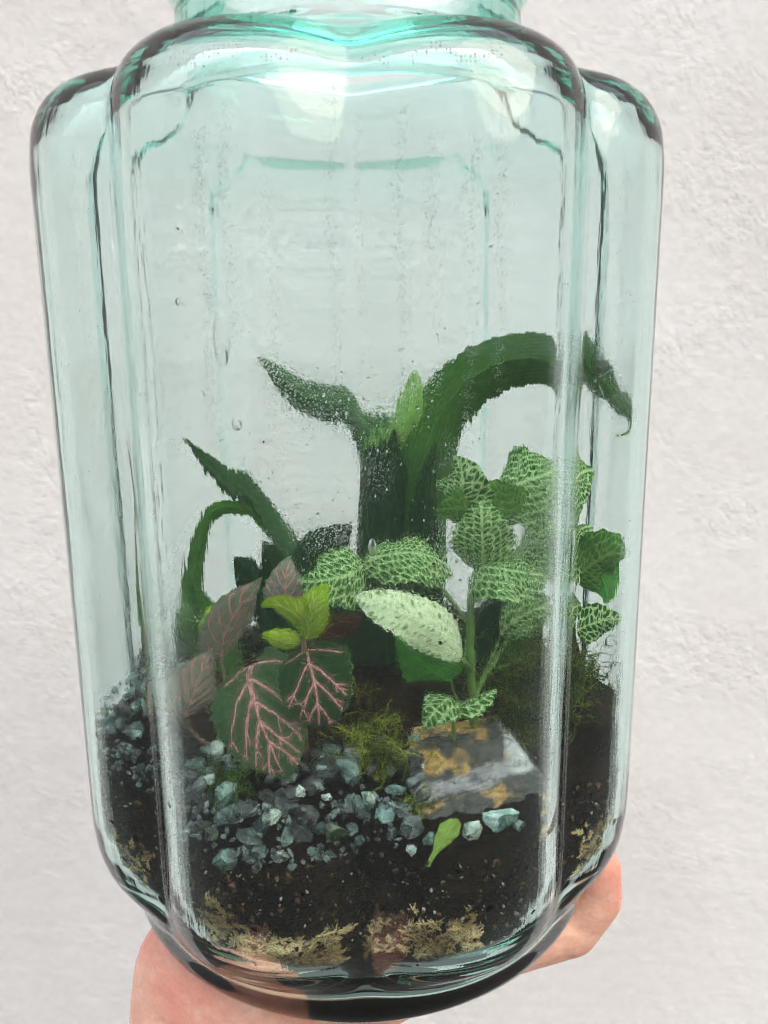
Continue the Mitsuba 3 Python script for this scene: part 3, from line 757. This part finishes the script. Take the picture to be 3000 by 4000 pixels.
# the strap-leaved plant at the back
strap = thing('strap_leaved_plant', 'blurred plant with long green strap leaves at the back of the jar', 'plant')
STRAP = [
    ('strap', [[20.7, 8.3, -117.3], [20, 14.6, -86], [21.2, 22.9, -59.7], [24.4, 29.1, -37.4], [33, 35.4, -18.2], [47.6, 37.4, -5.4], [64.3, 32.3, -0.5], [76, 15, -3], [78, -2, -6.5], [78.5, -14, -10], [79, -23, -13.6], [80, -28, -17], [79.3, -30, -20.5], [76.5, -30, -23]], [8.3, 22.9, -59.3], 'taper', 'broadest strap leaf, arching over to the right'),
    ('darkstrap', [[10.5, 10.4, -117.3], [9.5, 14.6, -86], [10.1, 20.8, -61.5], [11.2, 25, -43.7], [12.9, 27, -25.1]], [-2.6, 18.7, -61.5], 'taper', 'dark strap leaf standing upright in the middle'),
    ('greystrap', [[12.9, 31.2, -59.2], [6.7, 45.8, -29.1], [-4.8, 48.9, -20.5], [-16.2, 48.9, -14.4], [-24.8, 45.8, -8], [-37.7, 41.6, 0.6]], [-7.1, 47.8, -29], 'taper', 'narrow strap leaf pointing left'),
    ('greystrap', [[-7.3, 20.8, -112.9], [-17.6, 31.2, -93.2], [-26.2, 38.5, -77.2], [-35.6, 43.7, -65.3], [-50.7, 47.8, -49.5], [-61.2, 47.8, -38.3], [-71.8, 42.6, -29.1]], [-31.3, 43.7, -83.7], 'taper', 'strap leaf slanting up to the far left'),
    ('strap', [[-36.1, 43.7, -64.6], [-43.6, 47.8, -60.7], [-51.2, 47.8, -56.6], [-57.5, 45.8, -58.2], [-64.5, 42.6, -68], [-69.8, 38.5, -83.3], [-71.6, 31.2, -97.9]], [-76.3, 37.5, -84], 'flare', 'strap leaf bending down at the left'),
    ('lightstrap', [[12, 31.2, -40], [13, 34.3, -32.5], [16, 34.3, -25.9], [19.3, 34.3, -19.2], [20.5, 35.4, -13.2], [21, 36.4, -4.3]], [8.2, 34.3, -28.7], 'long', 'light green leaf at the centre of the rosette'),
    ('darkstrap', [[-9.5, 16.6, -117.3], [-16.3, 20.8, -90.8], [-16.6, 26, -73.7], [-12, 28.1, -65.1], [-5.1, 25, -60.5]], [-24.9, 23.9, -79.2], 'long', 'short green leaf left of the middle'),
    ('darkstrap', [[24, 2, -117], [23.5, 8, -90], [23.5, 14, -64], [25, 19, -44], [29, 23, -30]], [15.5, 12, -66], 'taper', 'dark leaf added as shade in front of the broadest strap leaf'),  # added dark leaf, stands in for shade on the broadest one
    ('darkstrap', [[40, -2, -117], [44, 2, -104], [50, 5, -90], [58, 6, -78]], [37, 4, -92], 'oval', 'dark leaf low at the right'),
    ('strap', [[48, -8, -117], [56, -6, -106], [62, -6, -95], [66, -8, -84]], [54, -4, -92], 'oval', 'green leaf low beside the right groove'),
    ('strap', [[-48, 8, -117], [-55, 14, -101], [-62, 19, -87], [-67, 21, -76]], [-52, 15, -88], 'oval', 'broad green leaf low at the far left'),
    ('darkstrap', [[-18, 12, -117], [-24, 18, -97], [-30, 24, -81], [-37, 28, -66]], [-17, 22, -84], 'long', 'dark leaf rising behind the upright dusky leaf'),
    ('darkstrap', [[1.6, 10.4, -119.5], [3.9, 16.6, -101.6], [6.2, 22.9, -86], [10.6, 27, -72.6]], [-9.4, 16.6, -97.1], 'long', 'dark broad leaf low in the middle'),
    ('darkstrap', [[-25, 12.5, -117.2], [-33.9, 20.8, -100.4], [-40.5, 27, -85.9], [-47.2, 31.2, -72.4]], [-29, 22.9, -93], 'long', 'dark leaf low at the left')]
for k, (kind, c, e, shape, label) in enumerate(STRAP):
    add_leaf(strap, kind, c, e, 201 + 3 * k, label, 'fleshy_leaf', shape=shape, rows=130, cols=61, cup=0.55, wave=0.25)

fall = thing('fallen_leaf', 'small yellow-green fallen leaf pressed against the glass beside the pale stone', 'leaf')
m, rgb = leaf_mesh('lightstrap', [[15.9, -81.3, -122.7], [17.6, -81.6, -118.7], [19.9, -81.7, -114.5], [22.8, -81.7, -109.6]], np.array([18.2, -81.6, -112.6]), 301, shape='drop', cup=0.2, rows=70, cols=41)
scene[fall] = ply(m, 'leaf_tissue', True, color=np.clip(rgb * [1.7, 1.35, 1.3], 0, 1))


# ---------------------------------------------------------------- mosses
def strands(paths, radius, sides=4):
    """Thin tapering threads as one mesh; paths: lists of (n, 3) points in mm."""
    V, F, at = [], [], 0
    ang = np.arange(sides) * 2 * np.pi / sides
    for C, rad in zip(paths, radius):
        C = np.asarray(C, float)
        t = np.gradient(C, axis=0)
        t /= np.linalg.norm(t, axis=1, keepdims=True) + 1e-9
        a = np.cross(t, [0.3, 0.9, 0.31])
        a /= np.linalg.norm(a, axis=1, keepdims=True) + 1e-9
        b = np.cross(t, a)
        R = rad * np.linspace(1, 0.25, len(C))
        v = C[:, None] + R[:, None, None] * (np.cos(ang)[None, :, None] * a[:, None] + np.sin(ang)[None, :, None] * b[:, None])
        V.append(v.reshape(-1, 3))
        F.append(grid_faces(len(C), sides) + at)
        at += len(C) * sides
    return np.vstack(V) / 1000, np.vstack(F)


def inside_glass(P, gap=0.8):
    """Pushes points (mm) back inside the jar."""
    P = np.asarray(P, float).copy()
    f = angle_of(P[:, 0], P[:, 1])
    R = inner_radius(f, P[:, 2] / 1000) * 1000 - gap
    d = np.hypot(P[:, 0], P[:, 1])
    k = np.minimum(1, R / np.maximum(d, 1e-6))
    P[:, :2] *= k[:, None]
    return P


def moss_paths(centre, spread, n, length, seed, droop=0.0, branch=3):
    r = np.random.default_rng(seed)
    out, rad = [], []

    def grow(p, d, L, w, level):
        m = max(5, int(L / 0.45))
        q, pts = np.array(p, float), []
        for i in range(m):
            pts.append(q.copy())
            d = d + r.normal(size=3) * 0.22 + np.array([0, 0, -droop])
            d /= np.linalg.norm(d)
            q = q + d * L / m
            if level < 2 and i > 1 and r.random() < branch / m:
                grow(q, d + r.normal(size=3) * 0.8, L * r.uniform(0.25, 0.5), w * 0.75, level + 1)
        out.append(inside_glass(pts))
        rad.append(w)

    for k in range(n):
        p = np.array(centre) + r.normal(size=3) * spread
        grow(p, r.normal(size=3) * [1, 0.5, 0.8] + [0, -0.5, 0.3], r.uniform(0.6, 1.3) * length, r.uniform(0.16, 0.26), 0)
    return out, rad


def moss_bsdf(key, dark, light):
    scene[key] = {'type': 'twosided', 'bsdf': {'type': 'diffuse', 'reflectance': proc(lambda p, n, uv: mix(dark, light, smoothstep(0.3, 0.75, fbm(p.x * 160, p.y * 160, p.z * 160, 3))))}}


moss_bsdf('olive_moss', (0.07, 0.095, 0.012), (0.34, 0.40, 0.06))
moss_bsdf('green_moss', (0.020, 0.045, 0.008), (0.08, 0.15, 0.022))
moss_bsdf('rusty_moss', (0.022, 0.042, 0.008), (0.13, 0.15, 0.035))
moss_bsdf('dry_moss', (0.20, 0.13, 0.055), (0.66, 0.52, 0.28))
for key, bsdf, label, spec in [
    ('string_moss', 'olive_moss', 'olive string moss with loose curling threads beside the big rock', [((1.1, -56.2, -101.3), (5.5, 3.5, 5.5), 95, 8.5, 51, 0.02, 4), ((9.1, -57.2, -105.7), (2.5, 2.5, 3), 30, 6, 52, 0.02, 4), ((13.8, -69.1, -114.6), (1.2, 1.0, 3.0), 40, 5.5, 53, 0.10, 3)]),
    ('green_moss_tuft', 'green_moss', 'dark green tuft of moss below the largest pink-veined leaf', [((-34.8, -68, -107.4), (2.6, 2.0, 2.2), 150, 4.0, 54, 0.02, 3)]),
    ('moss_cushion', 'rusty_moss', 'deep mossy growth with rusty threads at the right behind the rock', [((56.2, -32.4, -106.1), (7, 8, 5), 210, 10, 55, 0.0, 3), ((69.7, -21.6, -103.3), (6, 7, 5), 170, 10, 56, 0.0, 3), ((56, -34, -97), (6, 5, 7), 260, 8, 59, -0.03, 3), ((48, -44, -106), (5, 4, 4), 160, 7, 60, 0.0, 3)]),
    ('green_moss_tuft_001', 'green_moss', 'bright green grassy moss standing at the right edge of the soil', [((65.2, -23.8, -101), (6, 6, 4), 130, 9, 57, -0.12, 2), ((47.3, -34.6, -98.3), (7, 7, 5), 120, 9, 58, -0.10, 2)])]:
    paths, rad = [], []
    for s in spec:
        a, b = moss_paths(*s)
        paths += a
        rad += b
    t = thing(key.replace('_001', ''), label, 'moss')
    scene[t] = ply(strands(paths, rad), bsdf, True)


def sphagnum(seed, phi, n, zlo, zhi):
    """A clump of dry bog moss: limp strands set with small pointed leaves, against the glass."""
    r = np.random.default_rng(seed)
    out, rad = [], []
    for k in range(n):
        f, z = r.uniform(*phi), zlo + (zhi - zlo) * r.beta(1.2, 1.8)
        R = inner_radius(np.array([f]), np.array([z / 1000]))[0] * 1000 - r.uniform(0.3, 1.5)
        p = np.array([R * math.sin(f), -R * math.cos(f), z])
        tang = np.array([math.cos(f), math.sin(f), 0])
        d = tang * r.normal() + np.array([0, 0, r.normal() * 0.8])
        d /= np.linalg.norm(d)
        L, m = r.uniform(2.2, 5.5), 9
        pts = [p + d * L * i / m + tang * 0.5 * math.sin(i * 0.6 + k) for i in range(m)]
        out.append(inside_glass(pts, 0.5))
        rad.append(r.uniform(0.14, 0.24))
        for i in range(1, m - 1):
            for s in range(4):
                e = d * 0.9 + tang * r.normal() * 0.8 + np.array([0, 0, r.normal() * 0.8]) + r.normal(size=3) * 0.3
                e /= np.linalg.norm(e)
                l = r.uniform(0.7, 1.7)
                q = [pts[i], pts[i] + e * l * 0.45, pts[i] + e * l + d * 0.25 * l]
                out.append(inside_glass(q, 0.4))
                rad.append(r.uniform(0.18, 0.42))
    return strands(out, rad)


for seed, phi, n, zlo, zhi, label in DRY_MOSS:
    t = thing('dry_moss_clump', label, 'moss')
    scene[t] = ply(sphagnum(seed, phi, n, zlo, zhi), 'dry_moss', False)


# ---------------------------------------------------------------- the hand
def hull(a, ra, b, rb):
    s = [m3.Manifold.sphere(r, 28).translate(list(map(float, p))) for p, r in ((a, ra), (b, rb))]
    return m3.Manifold.batch_hull(s)


JOINTS = {
    'elbow': ((-160, -300, -430), 41), 'forearm': ((-90, -125, -312), 36), 'wrist': ((-52.5, -44, -244.5), 28),
    'heel_out': ((-52, -28, -201), 25), 'heel_front': ((-32.6, -42, -200.5), 23), 'thumb_base': ((-38, 28, -203), 22), 'palm': ((0, 0, -199), 20.5),
    'k_little': ((25.2, -20, -203.6), 13.5), 'k_ring': ((31, 2, -203), 13.5), 'k_middle': ((34, 24, -203), 13.5), 'k_index': ((30, 48, -204), 13.5),
    'l1': ((74.0, -12, -202.0), 9.8), 'l2': ((83.0, -11, -191), 9.1), 'l3': ((84.0, -10, -180), 8.0),
    'r1': ((78, 12, -207), 10.6), 'r2': ((86, 18, -191), 9.4), 'r3': ((88, 20, -177), 8.4),
    'm1': ((76, 36, -207), 11), 'm2': ((82, 46, -191), 9.7), 'm3': ((84, 49, -172), 8.6),
    'i1': ((66, 62, -207), 11), 'i2': ((71, 72, -191), 9.7), 'i3': ((70, 76, -172), 8.6),
    't1': ((-35, 66, -207), 14), 't2': ((-38, 90, -192), 11.5), 't3': ((-36, 102, -166), 9.9)}
BONES = ['elbow forearm', 'forearm wrist', 'wrist heel_out', 'wrist heel_front', 'wrist thumb_base', 'heel_out heel_front', 'heel_out palm', 'heel_front palm', 'heel_out thumb_base', 'thumb_base palm', 'palm k_little', 'palm k_ring',
         'palm k_middle', 'palm k_index', 'heel_front k_little', 'k_little k_ring', 'k_ring k_middle', 'k_middle k_index', 'k_little l1', 'l1 l2', 'l2 l3', 'k_ring r1', 'r1 r2', 'r2 r3', 'k_middle m1', 'm1 m2', 'm2 m3',
         'k_index i1', 'i1 i2', 'i2 i3', 'thumb_base t1', 't1 t2', 't2 t3', 'thumb_base k_index']


def hand_mesh():
    parts = []
    for b in BONES:
        p, q = b.split()
        parts.append(hull(*JOINTS[p], *JOINTS[q]))
    body = m3.Manifold.batch_boolean(parts, m3.OpType.Add).refine_to_length(2.2)
    me = body.to_mesh()
    m = trimesh.Trimesh(me.vert_properties[:, :3], me.tri_verts, process=True)
    trimesh.smoothing.filter_taubin(m, lamb=0.5, nu=0.51, iterations=70)
    v, n = np.array(m.vertices), np.array(m.vertex_normals)
    # creases of the wrist and of the finger joints
    cut = 0
    for c, axis, half in [((-55, -52, -199), (0.25, 0.1, 1.0), 32), ((-55, -52, -207), (-0.12, 0.1, 1.0), 36), ((-51, -55, -215), (0.30, 0, 1.0), 28), ((-40, -60, -207), (-0.55, 0, 1.0), 24), ((-48, -58, -226), (0.1, 0, 1.0), 30), ((75, -22, -197), (0.5, 0, 1.0), 10), ((72, -22, -209), (1.0, 0, 0.3), 10)]:
        a = np.array(axis) / np.linalg.norm(axis)
        d = (v - c) @ a + 1.5 * (meshkit.noise(v / 9, 3) - 0.5)
        reach = np.linalg.norm(v - c, axis=1)
        cut = cut + 0.75 * np.exp(-(d / 0.75) ** 2) * np.clip(1.4 - reach / half, 0, 1)
    v = v + n * (0.9 * (meshkit.fbm(v / 16, 3, 2) - 0.5) - cut)[:, None]
    return v / 1000, np.array(m.faces)


def skin_color(p, n, uv):
    a = fbm(p.x * 55, p.y * 55, p.z * 55, 3)
    b = fbm(p.x * 210 + 4, p.y * 210, p.z * 210, 3)
    c = mix((0.71, 0.40, 0.30), (0.67, 0.27, 0.205), smoothstep(0.30, 0.75, a))
    c = mix(c, (0.76, 0.50, 0.40), 0.35 * smoothstep(0.48, 0.72, b))
    lines = smoothstep(0.0, 0.05, dr.abs(fbm(p.x * 90 + p.z * 40, p.z * 260, p.y * 60, 3) - 0.5))
    return c * (0.93 + 0.07 * lines) * (0.95 + 0.1 * noise(p.x * 1400, p.y * 1400, p.z * 1400))


def skin_bump(p, n, uv):
    u = p.x * 0.8 + p.z * 0.6
    return 0.00010 * noise(u * 900, p.z * 320 + p.x * 200, p.y * 500) + 0.00022 * fbm(p.x * 400, p.y * 400, p.z * 400, 3)


scene['skin'] = {'type': 'twosided', 'bsdf': {'type': 'bumpmap', 'arbitrary': {'type': 'principled', 'base_color': proc(skin_color), 'roughness': 0.5, 'specular': 0.4}, 'tex': proc(skin_bump, eps=2e-4), 'scale': 1.0}}
hand = thing('person', 'bare hand holding the jar up, palm under its base, little finger curled up', 'person')
scene[hand] = ply(hand_mesh(), 'skin', True)



# ---------------------------------------------------------------- flaws of the glass
scene['air_in_glass'] = {'type': 'dielectric', 'int_ior': 1.0, 'ext_ior': 1.52}
BUBBLES = [((-27.639, -83.730, 4.25), (-0.180, -0.984), 1.75, 5.69), ((-25.309, -84.099, -13.340), (-0.112, -0.994), 1.04, 1.47), ((3.400, -79.849, -42.279), (-0.340, -0.939), 1.09, 2.12), ((-36.669, -80.529, 12.140), (-0.444, -0.896), 0.59, 0.73)]
for c, n, a, b in BUBBLES:
    q = trimesh.creation.icosphere(4).vertices * [a, 0.28, b]
    ang = math.atan2(n[0], -n[1])
    q = np.c_[q[:, 0] * math.cos(ang) + q[:, 1] * -math.sin(ang), q[:, 0] * math.sin(ang) + q[:, 1] * math.cos(ang), q[:, 2]]
    put('glass_jar__bubble', ((q + c) / 1000, trimesh.creation.icosphere(4).faces), 'air_in_glass', True, exterior=tint)



# dirt and dried lime on the glass, then flecks imitating its reflections
c, r = near_glass(170, -.105, .040, .00012, 91, (-1.5, 1.5))
put('dirt_speck', lumps(c, r.uniform(.00010, .00026, len(c)) * (1 + 1.2 * (r.random(len(c)) > 0.93)), 92, (0.4, 1.5)), 'soil_matter', 25)
labels['dirt_speck'] = {'kind': 'stuff', 'label': 'tiny dark specks of dirt stuck to the inside of the glass', 'category': 'dirt'}
c, r = near_glass(700, -.152, -.100, .00012, 95, (-1.25, 1.25))
c = c[np.abs(np.abs(((np.arctan2(c[:, 0], -c[:, 1])) + 4 * np.pi / 8) % (np.pi / 4) - np.pi / 8) - np.pi / 8) < 0.17]
put('soil_smear', lumps(c, r.uniform(.00012, .00034, len(c)), 96, (0.3, 1.6)), 'soil_matter', 25)
labels['soil_smear'] = {'kind': 'stuff', 'label': 'soil crumbs clinging to the curved edges of the glass lobes', 'category': 'dirt'}


def lime_marks():
    r = np.random.default_rng(97)
    pts = []
    for f0, f1, n in ((-0.42, -0.24, 90), (-0.20, -0.12, 40), (0.14, 0.36, 130), (0.02, 0.10, 20)):
        f = r.uniform(f0, f1, n)
        z = 0.0585 + 0.0012 * np.sin(f * 40) + r.normal(size=n) * 0.0006
        for a, zz in zip(f, z):
            ring = OUT_PTS[:, int(round(a / (2 * np.pi) * OUT_PTS.shape[1])) % OUT_PTS.shape[1]]
            up = slice(len(ring) // 2, int(len(ring) * 0.8))
            i = np.argmin(np.abs(ring[up, 2] - zz)) + len(ring) // 2
            pts.append(ring[i] + r.normal(size=3) * 0.0001)
    return np.array(pts), r


c, r = lime_marks()
scene['lime'] = {'type': 'twosided', 'bsdf': {'type': 'diffuse', 'reflectance': {'type': 'rgb', 'value': [.72, .71, .66]}}}  # colour of the crust, shared with the added reflection flecks
put('lime_crust', lumps(c, r.uniform(.00008, .00024, len(c)), 98, (0.3, 1.4)), 'lime', 25)
labels['lime_crust'] = {'kind': 'stuff', 'label': 'pale crust of dried lime along the shoulder of the jar', 'category': 'crust'}


def reflection_streaks():  # columns of pale flecks added to imitate reflection streaks in the glass
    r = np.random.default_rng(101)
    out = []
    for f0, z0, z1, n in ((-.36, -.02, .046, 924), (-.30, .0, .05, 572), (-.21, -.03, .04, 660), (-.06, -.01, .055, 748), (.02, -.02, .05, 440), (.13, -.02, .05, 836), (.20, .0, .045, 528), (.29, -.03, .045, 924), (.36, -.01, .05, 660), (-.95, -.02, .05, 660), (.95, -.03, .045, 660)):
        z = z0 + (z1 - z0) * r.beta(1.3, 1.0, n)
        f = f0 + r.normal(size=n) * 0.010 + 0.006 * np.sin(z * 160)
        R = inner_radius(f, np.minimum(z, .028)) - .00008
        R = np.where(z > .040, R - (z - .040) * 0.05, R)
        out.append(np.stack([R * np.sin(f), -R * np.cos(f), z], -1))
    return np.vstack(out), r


c, r = reflection_streaks()
put('reflection_streak', lumps(c, r.uniform(.00005, .00013, len(c)), 102, (0.4, 1.4)), 'lime', 25)
labels['reflection_streak'] = {'kind': 'stuff', 'label': 'faint pale flecks in columns imitating reflections on the upper glass', 'category': 'water marks'}
